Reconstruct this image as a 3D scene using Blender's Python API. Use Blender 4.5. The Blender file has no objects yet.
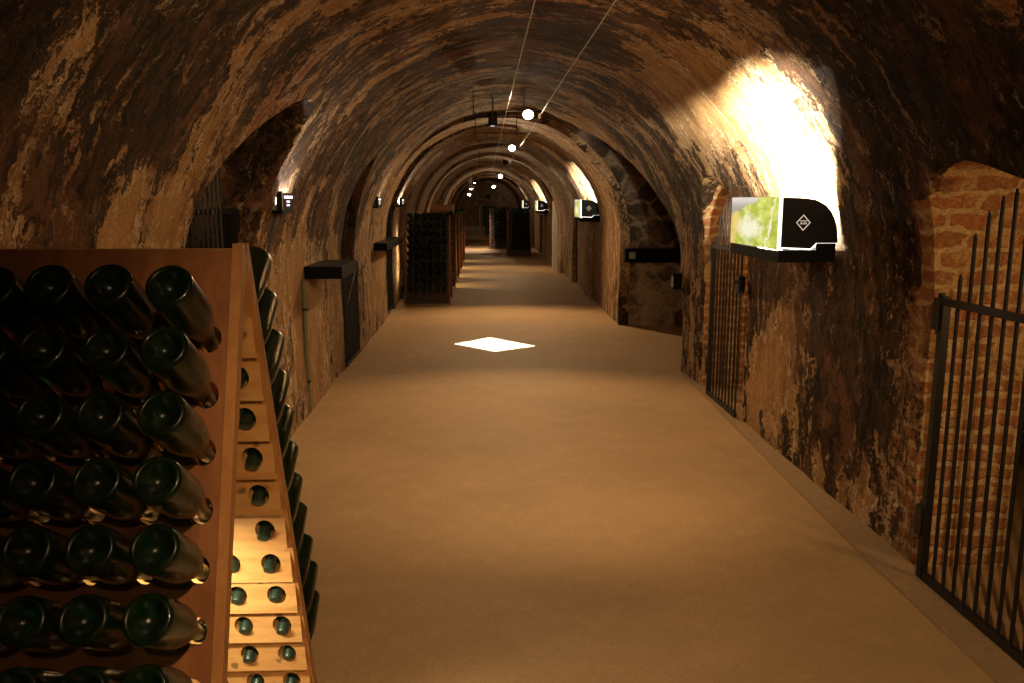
import bpy, bmesh, math, random
from mathutils import Vector, Matrix, noise
PI = math.pi
random.seed(7)
S = bpy.context.scene
COL = S.collection

# ------------------------------------------------------------------ camera, world, exposure
cam_d = bpy.data.cameras.new('camera')
cam_d.sensor_width = 36.0
cam_d.lens = 820.0 / 1024.0 * 36.0
cam_d.clip_start = 0.05
cam = bpy.data.objects.new('camera', cam_d)
cam.location = (0, 0, 1.6)
cam.rotation_euler = (math.radians(90 - 9.655), 0, math.radians(-1.928))
COL.objects.link(cam)
S.camera = cam

w = bpy.data.worlds.new('world')
w.use_nodes = True
w.node_tree.nodes['Background'].inputs[0].default_value = (0.0, 0.0, 0.0, 1)
w.node_tree.nodes['Background'].inputs[1].default_value = 0.0
S.world = w
S.view_settings.view_transform = 'Standard'
S.view_settings.look = 'None'
S.view_settings.exposure = 0.0
S.view_settings.gamma = 1.0
S.view_settings.use_curve_mapping = False
try:
    S.cycles.use_denoising = True
    S.cycles.max_bounces = 10
    S.cycles.transmission_bounces = 10
    S.cycles.sample_clamp_indirect = 6.0
    S.cycles.caustics_refractive = True
except Exception:
    pass

WARM = (1.0, 0.66, 0.34)
TUNG = (1.0, 0.80, 0.55)


def spot(name, loc, aim, power, angle=100, blend=0.6, col=WARM, r=0.03):
    l = bpy.data.lights.new(name, 'SPOT')
    l.energy = power
    l.color = col
    l.spot_size = math.radians(angle)
    l.spot_blend = blend
    l.shadow_soft_size = r
    o = bpy.data.objects.new(name, l)
    o.location = loc
    o.rotation_euler = (Vector(aim) - Vector(loc)).to_track_quat('-Z', 'Y').to_euler()
    COL.objects.link(o)
    return o


def area(name, loc, aim, long, length, width, power, col=WARM, spread=180):
    """Strip light: length along the axis `long`, facing aim."""
    l = bpy.data.lights.new(name, 'AREA')
    l.shape = 'RECTANGLE'
    l.size = length
    l.size_y = width
    l.energy = power
    l.color = col
    l.spread = math.radians(spread)
    o = bpy.data.objects.new(name, l)
    z = -(Vector(aim) - Vector(loc)).normalized()
    x = Vector(long)
    x = (x - z * x.dot(z)).normalized()
    y = z.cross(x)
    m = Matrix((x, y, z)).transposed().to_4x4()
    m.translation = Vector(loc)
    o.matrix_world = m
    COL.objects.link(o)
    return o


def point(name, loc, power, col=WARM, r=0.03):
    l = bpy.data.lights.new(name, 'POINT')
    l.energy = power
    l.color = col
    l.shadow_soft_size = r
    o = bpy.data.objects.new(name, l)
    o.location = loc
    COL.objects.link(o)
    return o


# ------------------------------------------------------------------ node helpers
def new_mat(name):
    m = bpy.data.materials.new(name)
    m.use_nodes = True
    nt = m.node_tree
    b = nt.nodes['Principled BSDF']
    return m, nt, b


class NB:
    def __init__(s, nt):
        s.nt = nt

    def n(s, t, **kw):
        x = s.nt.nodes.new(t)
        for k, v in kw.items():
            setattr(x, k, v)
        return x

    def l(s, a, b):
        s.nt.links.new(a, b)

    def put(s, sock, v):
        if isinstance(v, bpy.types.NodeSocket):
            s.l(v, sock)
        else:
            sock.default_value = v

    def math(s, op, a, b=0.0, clamp=False):
        x = s.n('ShaderNodeMath', operation=op, use_clamp=clamp)
        s.put(x.inputs[0], a)
        s.put(x.inputs[1], b)
        return x.outputs[0]

    def vmul(s, v, k):
        x = s.n('ShaderNodeVectorMath', operation='MULTIPLY')
        s.put(x.inputs[0], v)
        x.inputs[1].default_value = k
        return x.outputs[0]

    def vadd(s, a, b):
        x = s.n('ShaderNodeVectorMath', operation='ADD')
        s.put(x.inputs[0], a)
        s.put(x.inputs[1], b)
        return x.outputs[0]

    def noise(s, v, scale, detail=5, rough=.6, dist=0.0, out=0):
        x = s.n('ShaderNodeTexNoise')
        s.put(x.inputs['Vector'], v)
        x.inputs['Scale'].default_value = scale
        x.inputs['Detail'].default_value = detail
        x.inputs['Roughness'].default_value = rough
        x.inputs['Distortion'].default_value = dist
        return x.outputs[out]

    def step(s, v, a, b):
        x = s.n('ShaderNodeMapRange', interpolation_type='SMOOTHSTEP')
        s.put(x.inputs[0], v)
        x.inputs[1].default_value = a
        x.inputs[2].default_value = b
        return x.outputs[0]

    def mix(s, f, a, b):
        x = s.n('ShaderNodeMix', data_type='RGBA')
        s.put(x.inputs[0], f)
        s.put(x.inputs[6], a if isinstance(a, bpy.types.NodeSocket) else (*a, 1))
        s.put(x.inputs[7], b if isinstance(b, bpy.types.NodeSocket) else (*b, 1))
        return x.outputs[2]

    def bump(s, h, strength=.5, dist=.01, normal=None):
        x = s.n('ShaderNodeBump')
        x.inputs['Strength'].default_value = strength
        x.inputs['Distance'].default_value = dist
        s.put(x.inputs['Height'], h)
        if normal is not None:
            s.l(normal, x.inputs['Normal'])
        return x.outputs[0]


# ------------------------------------------------------------------ materials
def vault_material():
    m, nt, b = new_mat('peeling_plaster')
    g = NB(nt)
    fl = g.n('ShaderNodeAttribute', attribute_name='flow').outputs['Vector']
    at = g.n('ShaderNodeAttribute', attribute_name='zone')
    sep = g.n('ShaderNodeSeparateColor')
    g.l(at.outputs['Color'], sep.inputs[0])
    soot_shade, brick, stone, smooth = sep.outputs[0], sep.outputs[1], sep.outputs[2], at.outputs['Alpha']
    pos = g.n('ShaderNodeNewGeometry').outputs['Position']
    warp = g.vmul(g.vadd(g.noise(pos, 4.5, 5, .65, out=1), (-.5, -.5, -.5)), (.34, .5, .34))
    fv = g.vadd(g.vmul(fl, (1.0, .42, 1.0)), warp)
    sv = g.vadd(g.vmul(fl, (1.0, .36, 1.0)), g.vmul(warp, (.6, .6, .6)))
    big = g.noise(fv, 2.4, 6, .66)
    mid = g.noise(fv, 6.5, 7, .72)
    streak = g.noise(sv, 13.0, 6, .72)
    fine = g.noise(pos, 30.0, 5, .72)
    raw = g.math('ADD', g.math('MULTIPLY', big, .40), g.math('ADD', g.math('MULTIPLY', mid, .38), g.math('MULTIPLY', streak, .22)))
    sb = g.math('MULTIPLY', g.math('SUBTRACT', soot_shade, .5), .15)
    raw = g.math('ADD', raw, sb)
    raw = g.math('SUBTRACT', raw, g.math('MULTIPLY', smooth, .045))
    raw = g.math('ADD', raw, g.math('MULTIPLY', g.math('SUBTRACT', fine, .5), .05))
    dark = g.step(raw, .487, .520)
    edge = g.math('MULTIPLY', g.step(raw, .452, .485), g.math('SUBTRACT', 1.0, g.step(raw, .489, .505)))
    edge = g.math('MULTIPLY', edge, g.step(streak, .42, .60))
    # plaster colours
    t1 = g.noise(fv, 3.3, 6, .65)
    t2 = g.noise(sv, 9.0, 6, .75)
    pl = g.mix(g.step(t1, .38, .62), (.37, .21, .085), (.20, .105, .042))
    pl = g.mix(g.step(t2, .50, .72), pl, (.44, .29, .145))
    pl = g.mix(g.math('MULTIPLY', g.step(t2, .46, .30), .75), pl, (.13, .075, .04))
    pl = g.mix(g.math('MULTIPLY', smooth, .6), pl, g.mix(g.step(streak, .4, .65), (.20, .125, .070), (.34, .225, .135)))
    red = g.step(g.noise(fv, 1.3, 4, .6), .54, .64)
    pl = g.mix(g.math('MULTIPLY', red, .55), pl, (.20, .070, .038))
    dk = g.mix(g.step(streak, .40, .66), (.010, .007, .005), (.070, .038, .019))
    dk = g.mix(g.step(t1, .52, .62), dk, (.105, .050, .024))
    dk = g.mix(g.math('MULTIPLY', smooth, .6), dk, (.085, .052, .032))
    c = g.mix(dark, pl, dk)
    c = g.mix(g.math('MULTIPLY', edge, .9), c, (.66, .50, .31))
    specks = g.step(g.noise(sv, 15.0, 6, .75), .565, .62)
    c = g.mix(g.math('MULTIPLY', g.math('MULTIPLY', g.math('MULTIPLY', specks, dark), g.step(big, .36, .6)), .75), c, (.40, .275, .15))
    # brick
    sp = g.n('ShaderNodeSeparateXYZ')
    g.l(pos, sp.inputs[0])
    bx = g.n('ShaderNodeCombineXYZ')
    g.put(bx.inputs[0], g.math('ADD', sp.outputs[0], sp.outputs[1]))
    g.put(bx.inputs[1], sp.outputs[2])
    bv = g.vadd(bx.outputs[0], g.vmul(g.vadd(g.noise(pos, 6.0, 5, .65, out=1), (-.5, -.5, -.5)), (.16, .10, 0)))
    bt = g.n('ShaderNodeTexBrick')
    g.l(bv, bt.inputs['Vector'])
    bt.inputs['Scale'].default_value = 1.0
    bt.inputs['Brick Width'].default_value = .21
    bt.inputs['Row Height'].default_value = .078
    bt.inputs['Mortar Size'].default_value = .017
    bt.inputs['Mortar Smooth'].default_value = .45
    bt.inputs['Color1'].default_value = (.36, .135, .055, 1)
    bt.inputs['Color2'].default_value = (.27, .125, .06, 1)
    bt.inputs['Mortar'].default_value = (.50, .34, .17, 1)
    br = g.mix(g.step(fine, .5, .68), bt.outputs['Color'], (.44, .27, .12))
    br = g.mix(g.step(g.noise(pos, 6.0, 6, .7), .50, .62), br, (.46, .28, .115))
    br = g.mix(g.math('MULTIPLY', g.step(g.noise(pos, 3.5, 5, .6), .58, .66), .6), br, (.06, .04, .03))
    bm_ = g.step(g.math('ADD', brick, g.math('MULTIPLY', g.math('SUBTRACT', mid, .5), .9)), .45, .55)
    c = g.mix(bm_, c, br)
    # rubble stone
    vo = g.n('ShaderNodeTexVoronoi', feature='DISTANCE_TO_EDGE')
    g.l(g.vadd(g.vmul(pos, (1, .2, 1.25)), g.vmul(warp, (1.3, .2, .9))), vo.inputs['Vector'])
    vo.inputs['Scale'].default_value = 3.0
    mort = g.step(g.math('ADD', vo.outputs['Distance'], g.math('MULTIPLY', g.math('SUBTRACT', fine, .5), .16)), .02, .15)
    stc = g.mix(g.step(g.noise(pos, 4.0, 4, .6), .4, .65), (.05, .034, .024), (.17, .11, .07))
    low = g.step(sp.outputs[2], .95, .80)
    stc = g.mix(mort, (.21, .15, .095), stc)
    stc = g.mix(g.math('MULTIPLY', low, g.step(big, .35, .6)), stc, (.34, .24, .155))
    stm = g.step(stone, .4, .6)
    c = g.mix(stm, c, stc)
    grain = g.n('ShaderNodeMapRange')
    g.l(g.noise(pos, 75.0, 3, .7), grain.inputs[0])
    grain.inputs[1].default_value = .3; grain.inputs[2].default_value = .7
    grain.inputs[3].default_value = .62; grain.inputs[4].default_value = 1.3
    gm = g.n('ShaderNodeVectorMath', operation='SCALE')
    g.l(c, gm.inputs[0]); g.l(grain.outputs[0], gm.inputs[3])
    c = gm.outputs[0]
    g.l(c, b.inputs['Base Color'])
    b.inputs['Roughness'].default_value = .9
    b.inputs['Specular IOR Level'].default_value = .08
    h = g.math('SUBTRACT', g.math('MULTIPLY', mid, .5), g.math('MULTIPLY', dark, .8))
    h = g.math('ADD', h, g.math('MULTIPLY', fine, .35))
    hb = g.math('SUBTRACT', g.math('ADD', g.math('MULTIPLY', fine, .5), g.math('MULTIPLY', mid, .8)), g.math('MULTIPLY', bt.outputs['Fac'], .5))
    mm = g.n('ShaderNodeMix', data_type='FLOAT')
    g.l(bm_, mm.inputs[0]); g.l(h, mm.inputs[2]); g.l(hb, mm.inputs[3])
    m2 = g.n('ShaderNodeMix', data_type='FLOAT')
    g.l(stm, m2.inputs[0]); g.l(mm.outputs[0], m2.inputs[2]); g.l(mort, m2.inputs[3])
    g.l(g.bump(m2.outputs[0], .75, .016), b.inputs['Normal'])
    return m


def floor_material():
    m, nt, b = new_mat('tan_concrete')
    g = NB(nt)
    pos = g.n('ShaderNodeNewGeometry').outputs['Position']
    n1 = g.noise(pos, .9, 5, .6)
    n2 = g.noise(pos, 7, 6, .7)
    n3 = g.noise(pos, 60, 3, .7)
    c = g.mix(g.step(n1, .3, .7), (.42, .265, .125), (.34, .215, .10))
    c = g.mix(g.math('MULTIPLY', g.step(n2, .45, .7), .35), c, (.50, .33, .165))
    c = g.mix(g.math('MULTIPLY', g.step(n3, .48, .72), .5), c, (.22, .14, .07))
    g.l(c, b.inputs['Base Color'])
    b.inputs['Roughness'].default_value = .72
    b.inputs['Specular IOR Level'].default_value = .3
    g.l(g.bump(g.math('ADD', n2, g.math('MULTIPLY', n3, .4)), .25, .006), b.inputs['Normal'])
    return m


def wood(name, c1, c2, axis=(14, 14, 1.2), rough=.5, knots=True):
    m, nt, b = new_mat(name)
    g = NB(nt)
    oc = g.n('ShaderNodeTexCoord').outputs['Object']
    v = g.vmul(oc, axis)
    n1 = g.noise(v, 1.6, 5, .6, .6)
    n2 = g.noise(g.vmul(v, (3, 3, 1)), 3.0, 4, .7)
    c = g.mix(g.step(n1, .3, .7), c1, c2)
    c = g.mix(g.math('MULTIPLY', g.step(n2, .5, .75), .45), c, tuple(x * .55 for x in c2))
    if knots:
        vo = g.n('ShaderNodeTexVoronoi')
        g.l(g.vadd(oc, g.vmul(g.noise(oc, 20, 3, .5, out=1), (.03, .03, .03))), vo.inputs['Vector'])
        vo.inputs['Scale'].default_value = 15.0
        kn = g.step(vo.outputs['Distance'], .21, .13)
        c = g.mix(g.math('MULTIPLY', kn, .75), c, tuple(x * .22 for x in c2))
    g.l(c, b.inputs['Base Color'])
    b.inputs['Roughness'].default_value = rough
    g.l(g.bump(n1, .25, .002), b.inputs['Normal'])
    return m


def flat(name, col, rough=.5, metal=0.0, spec=.5, nz=.12):
    m, nt, b = new_mat(name)
    g = NB(nt)
    oc = g.n('ShaderNodeTexCoord').outputs['Object']
    n = g.noise(oc, 40, 4, .6)
    c = g.mix(g.step(n, .3, .75), tuple(x * (1 - nz) for x in col), tuple(min(1, x * (1 + nz)) for x in col))
    g.l(c, b.inputs['Base Color'])
    b.inputs['Roughness'].default_value = rough
    b.inputs['Metallic'].default_value = metal
    b.inputs['Specular IOR Level'].default_value = spec
    return m


def glow(name, col, strength):
    m, nt, b = new_mat(name)
    b.inputs['Base Color'].default_value = (0.02, 0.02, 0.02, 1)
    b.inputs['Emission Color'].default_value = (*col, 1)
    b.inputs['Emission Strength'].default_value = strength
    return m


def glass_green():
    m, nt, b = new_mat('dark_green_glass')
    g = NB(nt)
    oc = g.n('ShaderNodeTexCoord').outputs['Object']
    dust = g.step(g.noise(oc, 30, 5, .7), .40, .75)
    b.inputs['Base Color'].default_value = (.0008, .055, .008, 1)
    b.inputs['Transmission Weight'].default_value = .96
    b.inputs['IOR'].default_value = 1.33
    b.inputs['Specular IOR Level'].default_value = .3
    b.inputs['Roughness'].default_value = .30
    b.inputs['Coat Weight'].default_value = .3
    b.inputs['Coat Roughness'].default_value = .06
    d = g.n('ShaderNodeBsdfDiffuse')
    d.inputs['Color'].default_value = (.055, .048, .036, 1)
    mx = g.n('ShaderNodeMixShader')
    g.l(g.math('ADD', g.math('MULTIPLY', dust, .22), .02), mx.inputs[0])
    g.l(b.outputs[0], mx.inputs[1])
    g.l(d.outputs[0], mx.inputs[2])
    g.l(mx.outputs[0], nt.nodes['Material Output'].inputs[0])
    return m


def photo_material():
    m, nt, b = new_mat('lit_vineyard_picture')
    g = NB(nt)
    gen = g.n('ShaderNodeTexCoord').outputs['Generated']
    sp = g.n('ShaderNodeSeparateXYZ')
    g.l(gen, sp.inputs[0])
    u = g.math('SUBTRACT', 1.0, sp.outputs[1])     # 0 far edge .. 1 near edge
    v = sp.outputs[2]
    n = g.noise(gen, 5.0, 6, .65)
    n2 = g.noise(g.vmul(gen, (1, 1, .6)), 14.0, 5, .7)
    hill = g.math('ADD', g.math('MULTIPLY', g.math('SUBTRACT', n, .5), .35), g.math('ADD', g.math('MULTIPLY', u, .62), .60))
    land = g.mix(g.step(n, .38, .62), (.42, .50, .04), (.74, .78, .18))
    pale = g.math('SUBTRACT', 1.0, g.math('ADD', g.math('MULTIPLY', g.math('ABSOLUTE', g.math('SUBTRACT', u, .42)), 2.0), g.math('MULTIPLY', g.math('ABSOLUTE', g.math('SUBTRACT', v, .38)), 2.0)))
    pale = g.math('ADD', pale, g.math('MULTIPLY', g.math('SUBTRACT', n, .5), 1.2))
    land = g.mix(g.math('MULTIPLY', g.step(pale, .05, .75), .9), land, (.98, .93, .70))
    org = g.step(g.math('ADD', g.math('SUBTRACT', .25, u), g.math('MULTIPLY', g.math('SUBTRACT', n, .5), .8)), .0, .2)
    land = g.mix(g.math('MULTIPLY', org, .7), land, (.85, .55, .16))
    dk = g.step(n2, .60, .72)
    land = g.mix(g.math('MULTIPLY', dk, .75), land, (.22, .25, .05))
    path = g.step(g.math('ABSOLUTE', g.math('SUBTRACT', g.math('ADD', g.math('ADD', u, g.math('MULTIPLY', v, -.15)), g.math('MULTIPLY', g.math('SUBTRACT', n, .5), .25)), .78)), .025, .0)
    land = g.mix(path, land, (.98, .95, .7))
    sky = g.mix(g.step(v, .75, 1.0), (.38, .36, .30), (.75, .68, .66))
    skym = g.step(g.math('SUBTRACT', v, hill), -.02, .02)
    c = g.mix(skym, land, sky)
    g.l(c, b.inputs['Emission Color'])
    b.inputs['Emission Strength'].default_value = .95
    b.inputs['Base Color'].default_value = (.01, .01, .01, 1)
    b.inputs['Specular IOR Level'].default_value = .1
    b.inputs['Roughness'].default_value = .5
    return m


M = {}
M['vault'] = vault_material()
M['floor'] = floor_material()
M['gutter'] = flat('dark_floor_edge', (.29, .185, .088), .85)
M['board'] = wood('reddish_brown_board', (.30, .115, .035), (.20, .07, .022), (10, 10, 1.0), .45, knots=False)
M['pine'] = wood('pale_pine', (.52, .29, .10), (.42, .20, .06), (1.2, 14, 14), .5)
M['stile'] = wood('honey_stile', (.44, .20, .055), (.34, .14, .04), (16, 16, 1.0), .45, knots=False)
M['darkwood'] = wood('dark_old_wood', (.05, .028, .015), (.03, .017, .010), (10, 10, 1.0), .6, knots=False)
M['crate'] = wood('crate_wood', (.42, .19, .07), (.30, .12, .045), (1.0, 12, 12), .6, knots=False)
M['iron'] = flat('black_iron', (.012, .010, .009), .5, .3)
M['black'] = flat('black_lacquer', (.006, .006, .007), .45, 0, .2)
M['blackmatte'] = flat('matte_black', (.004, .004, .004), .8, 0, .05)
M['grey'] = flat('grey_plate', (.25, .25, .20), .6)
M['steel'] = flat('steel_cable', (.55, .52, .48), .35, .6)
M['pipe'] = flat('olive_pipe', (.12, .11, .055), .6)
M['palewood'] = flat('pale_paint', (.62, .52, .40), .6)
M['glass'] = glass_green()
M['cap'] = flat('green_foil_cap', (.018, .036, .024), .35, .4)
M['picture'] = photo_material()
M['cream'] = glow('backlit_emblem', (.85, .70, .52), .8)
M['tube'] = glow('lit_tube', (1.0, .86, .62), 9.0)
M['slit'] = glow('gap_glow', (1.0, .93, .82), 2.2)  # emission painted for tube light leaking through panel gaps
M['bulb'] = glow('halogen_bulb', (1.0, .90, .76), 60.0)
M['glowtext'] = glow('glowing_text', (.95, .85, 1.0), 2.0)


# ------------------------------------------------------------------ object helpers
def link_mesh(name, bm, m, parent=None, smooth=False, loc=None, rot=None, bevel=0.0):
    if bevel:
        es = [e for e in bm.edges if len(e.link_faces) == 2 and e.calc_face_angle(0) > .6]
        bmesh.ops.bevel(bm, geom=es, offset=bevel, segments=2, affect='EDGES', profile=.6)
    bmesh.ops.recalc_face_normals(bm, faces=bm.faces)
    me = bpy.data.meshes.new(name)
    bm.to_mesh(me)
    bm.free()
    me.materials.append(m)
    if smooth:
        for p in me.polygons:
            p.use_smooth = True
        try:
            me.set_sharp_from_angle(angle=math.radians(40))
        except Exception:
            pass
    o = bpy.data.objects.new(name, me)
    COL.objects.link(o)
    if parent is not None:
        o.parent = parent
    if loc is not None:
        o.location = loc
    if rot is not None:
        o.rotation_euler = rot
    return o


def box(bm, x0, x1, y0, y1, z0, z1):
    v = [bm.verts.new(p) for p in [(x0, y0, z0), (x1, y0, z0), (x1, y1, z0), (x0, y1, z0), (x0, y0, z1), (x1, y0, z1), (x1, y1, z1), (x0, y1, z1)]]
    for f in [(0, 3, 2, 1), (4, 5, 6, 7), (0, 1, 5, 4), (1, 2, 6, 5), (2, 3, 7, 6), (3, 0, 4, 7)]:
        bm.faces.new([v[i] for i in f])
    return v


def boxed(*a):
    bm = bmesh.new()
    box(bm, *a)
    return bm


def rod(bm, p, q, r, n=10, r2=None):
    p, q = Vector(p), Vector(q)
    d = (q - p).normalized()
    a = d.orthogonal().normalized()
    c = d.cross(a)
    r2 = r if r2 is None else r2
    A = [bm.verts.new(p + (a * math.cos(2 * PI * i / n) + c * math.sin(2 * PI * i / n)) * r) for i in range(n)]
    B = [bm.verts.new(q + (a * math.cos(2 * PI * i / n) + c * math.sin(2 * PI * i / n)) * r2) for i in range(n)]
    for i in range(n):
        bm.faces.new((A[i], A[(i + 1) % n], B[(i + 1) % n], B[i]))
    bm.faces.new(A[::-1])
    bm.faces.new(B)


def rodded(p, q, r, n=10, r2=None):
    bm = bmesh.new()
    rod(bm, p, q, r, n, r2)
    return bm


def lathe(bm, prof, n=20, mat=None):
    rings = []
    for s, r in prof:
        if r < 1e-5:
            rings.append([bm.verts.new((0, 0, s))])
        else:
            rings.append([bm.verts.new((r * math.cos(2 * PI * i / n), r * math.sin(2 * PI * i / n), s)) for i in range(n)])
    for a, b_ in zip(rings[:-1], rings[1:]):
        for i in range(n):
            j = (i + 1) % n
            if len(a) == 1 and len(b_) == 1:
                continue
            if len(a) == 1:
                bm.faces.new((a[0], b_[j], b_[i]))
            elif len(b_) == 1:
                bm.faces.new((a[i], a[j], b_[0]))
            else:
                bm.faces.new((a[i], a[j], b_[j], b_[i]))


def prism(bm, pts, f0, f1):
    """pts: 2-D polygon; f0/f1 map a 2-D point to the two end faces."""
    A = [bm.verts.new(f0(*p)) for p in pts]
    B = [bm.verts.new(f1(*p)) for p in pts]
    n = len(pts)
    bm.faces.new(A)
    bm.faces.new(B[::-1])
    for i in range(n):
        bm.faces.new((A[i], B[i], B[(i + 1) % n], A[(i + 1) % n]))


def tag(o, label, cat, group=None, kind=None):
    o['label'] = label
    o['category'] = cat
    if group:
        o['group'] = group
    if kind:
        o['kind'] = kind
    return o


def thing(name, loc, label, cat, group=None, rot=(0, 0, 0)):
    o = bpy.data.objects.new(name, None)
    o.location = loc
    o.rotation_euler = rot
    COL.objects.link(o)
    return tag(o, label, cat, group)


def struct(o):
    o['kind'] = 'structure'
    return o


def copy_tree(o, parent=None):
    c = o.copy()
    COL.objects.link(c)
    c.parent = parent
    for ch in o.children:
        copy_tree(ch, c)
    return c


# ------------------------------------------------------------------ the vaulted cellar
def section_radius(y):
    for y0, y1, r in [(10.66, 11.45, 1.56), (11.45, 12.48, -1.90), (12.48, 13.7, 1.60), (13.7, 14.4, 1.54), (14.4, 15.95, 1.60), (15.95, 16.5, 1.80),
                      (16.5, 18.6, 1.57), (18.6, 19.4, 1.51), (19.4, 19.7, 1.58), (19.7, 20.9, 1.80), (20.9, 23.6, 1.57), (23.6, 24.4, 1.50),
                      (24.4, 25.4, 1.57), (25.4, 26.2, 1.78), (26.2, 29.2, 1.56), (29.2, 30.0, 1.49), (30.0, 60, 1.56)]:
        if y0 <= y < y1:
            return r
    return 1.62


def section_c(y):
    if y < 10.66:
        return .27, 1.10
    return .21, 1.10


def ring_points(cx, zs, r):
    # a negative radius is a recess on one side only (dark slots for the gates)
    if r < 0:
        base, deep = 1.57, -r
        out = []
        for x, z in ring_points(cx, zs, base):
            k = max(0.0, min(1.0, (cx + .35 - x) / .5)) if z > 0 else 0.0
            out.append((cx + (x - cx) * (1 + (deep / base - 1) * k), zs + (z - zs) * (1 + (deep / base - 1) * k) if z > zs else z))
        return out
    pts = []
    zb = -.06
    nw, na = 22, 84
    for i in range(8):
        pts.append((cx - r + 2 * r * i / 8, zb))
    for i in range(nw):
        pts.append((cx + r, zb + (zs - zb) * i / nw))
    for i in range(na):
        t = PI * i / na
        pts.append((cx + r * math.cos(t), zs + r * math.sin(t)))
    for i in range(nw):
        pts.append((cx - r, zs + (zb - zs) * i / nw))
    return pts


def build_main():
    bm = bmesh.new()
    ys = []
    y = -3.5
    while y < 10.62:
        ys.append((y, 1.62, .27)); y += .07
    ys.append((10.66, 1.62, .27))
    edges = [10.66, 11.45, 12.48, 13.7, 14.4, 15.95, 16.5, 18.6, 19.4, 19.7, 20.9, 23.6, 24.4, 25.4, 26.2, 29.2, 30.0, 42.0]
    for a, b_ in zip(edges[:-1], edges[1:]):
        n = max(2, int((b_ - a) / .22))
        r = section_radius((a + b_) / 2)
        for i in range(n + 1):
            ys.append((a + (b_ - a) * i / n, r, .21))
    rings = []
    last = None
    for (y, r, cx) in ys:
        if last is not None and abs(y - last) < 1e-6:
            y += .002
        last = y
        rings.append([bm.verts.new((x, y, z)) for x, z in ring_points(cx, 1.10, r)])
    n = len(rings[0])
    for a, b_ in zip(rings[:-1], rings[1:]):
        for i in range(n):
            bm.faces.new((a[i], a[(i + 1) % n], b_[(i + 1) % n], b_[i]))
    bm.faces.new(rings[0][::-1])
    bm.faces.new(rings[-1])
    return bm


def resample(pts, d):
    out = []
    n = len(pts)
    for i in range(n):
        a, b_ = Vector(pts[i]), Vector(pts[(i + 1) % n])
        k = max(1, int((b_ - a).length / d))
        for j in range(k):
            out.append(tuple(a.lerp(b_, j / k)))
    return out


def chaikin(pts, it=2):
    for _ in range(it):
        q = [pts[0]]
        for a, b_ in zip(pts[:-1], pts[1:]):
            q += [(a[0] * .75 + b_[0] * .25, a[1] * .75 + b_[1] * .25), (a[0] * .25 + b_[0] * .75, a[1] * .25 + b_[1] * .75)]
        q.append(pts[-1])
        pts = q
    return pts


def side_void(pts, x0, x1, d=.09):
    """Side passage: a (y, z) outline pushed along x."""
    bm = bmesh.new()
    pts = resample(pts, d)
    n = max(2, int(abs(x1 - x0) / d))
    rings = []
    for i in range(n + 1):
        x = x0 + (x1 - x0) * i / n
        rings.append([bm.verts.new((x, y, z)) for y, z in pts])
    k = len(pts)
    for a, b_ in zip(rings[:-1], rings[1:]):
        for i in range(k):
            bm.faces.new((a[i], a[(i + 1) % k], b_[(i + 1) % k], b_[i]))
    bm.faces.new(rings[0][::-1])
    bm.faces.new(rings[-1])
    return bm


def arch(y0, y1, zs, top, zb=-.075, n=12):
    c, h = (y0 + y1) / 2, (y1 - y0) / 2
    p = [(y0, zb)]
    for i in range(n + 1):
        t = PI - PI * i / n
        p.append((c + h * math.cos(t), zs + (top - zs) * math.sin(t)))
    p.append((y1, zb))
    return p


def arch_smooth(bm):
    bmesh.ops.recalc_face_normals(bm, faces=bm.faces)


BLOBS = [(-1.08,3.02,2.00,0.30,.8),(-1.07,2.16,2.02,0.35,.7),(-0.95,2.32,2.18,0.35,.7),(-1.08,3.02,2.00,0.30,1.3),(-0.90,3.67,2.22,0.20,0.9),(-1.23,2.29,1.70,0.14,1.0),(-1.28,2.74,1.57,0.20,1.0),(-1.26,2.42,1.62,0.10,1.0),(-0.96,3.15,2.16,0.22,0.8),(-1.28,5.82,1.58,0.20,0.8),(-1.16,5.99,1.86,0.15,0.7),(-1.32,5.28,1.39,0.20,0.6),(-1.29,3.39,1.53,0.18,-1.0),(-1.29,3.02,1.54,0.15,-1.0),(-1.16,2.35,1.86,0.20,-0.8),(-0.96,3.35,2.15,0.15,-0.5),(-1.35,6.31,0.62,0.45,-1.6),(-1.35,5.75,1.13,0.30,-1.4),(-1.35,7.67,0.70,0.40,-1.0),(-1.35,10.64,0.61,0.50,-1.0),(-1.7,8.25,1.6,0.45,4.0),(-1.7,8.25,.9,0.45,3.0),(-1.75,12.0,1.0,0.5,4.0),(-1.6,12.0,1.8,0.5,4.0),(-1.15,12.0,2.45,0.5,4.0),(-.5,12.0,2.85,0.45,3.5),(-1.75,12.0,.3,0.5,4.0),(0.32,5.77,2.72,0.30,1.8),(0.63,5.61,2.68,0.25,1.7),(-0.02,5.82,2.69,0.20,0.7),(1.56,3.31,2.07,0.50,1.0),(1.57,2.77,2.06,0.50,1.0),(1.68,2.66,1.89,0.30,1.0),(1.81,3.56,1.61,0.30,2.2),(1.86,4.03,1.41,0.25,2.2),(1.89,4.25,0.93,0.30,2.2),(1.89,3.86,0.64,0.25,2.2),(1.89,4.30,0.42,0.25,2.2),(1.89,4.05,1.11,0.25,2.2),(1.89,5.17,1.08,0.20,0.9),(1.89,5.18,0.52,0.25,-2.2),(1.89,5.04,0.81,0.15,-1.0),(1.89,5.43,0.26,0.30,-0.6),(1.89,4.00,0.13,0.12,-1.0),(1.89,4.40,0.16,0.10,-1.0),(1.81,7.24,1.62,0.25,0.9),(1.89,7.45,0.71,0.30,0.4),(1.56,4.92,2.07,0.45,-1.4),(1.36,5.31,2.30,0.35,-1.2),(1.45,5.90,2.20,0.40,-1.3),(1.72,4.60,1.80,0.35,-1.3),(1.24,6.69,2.40,0.30,0.2)]  # stains, plus shade painted in recesses and light painted around the first sign


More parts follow.
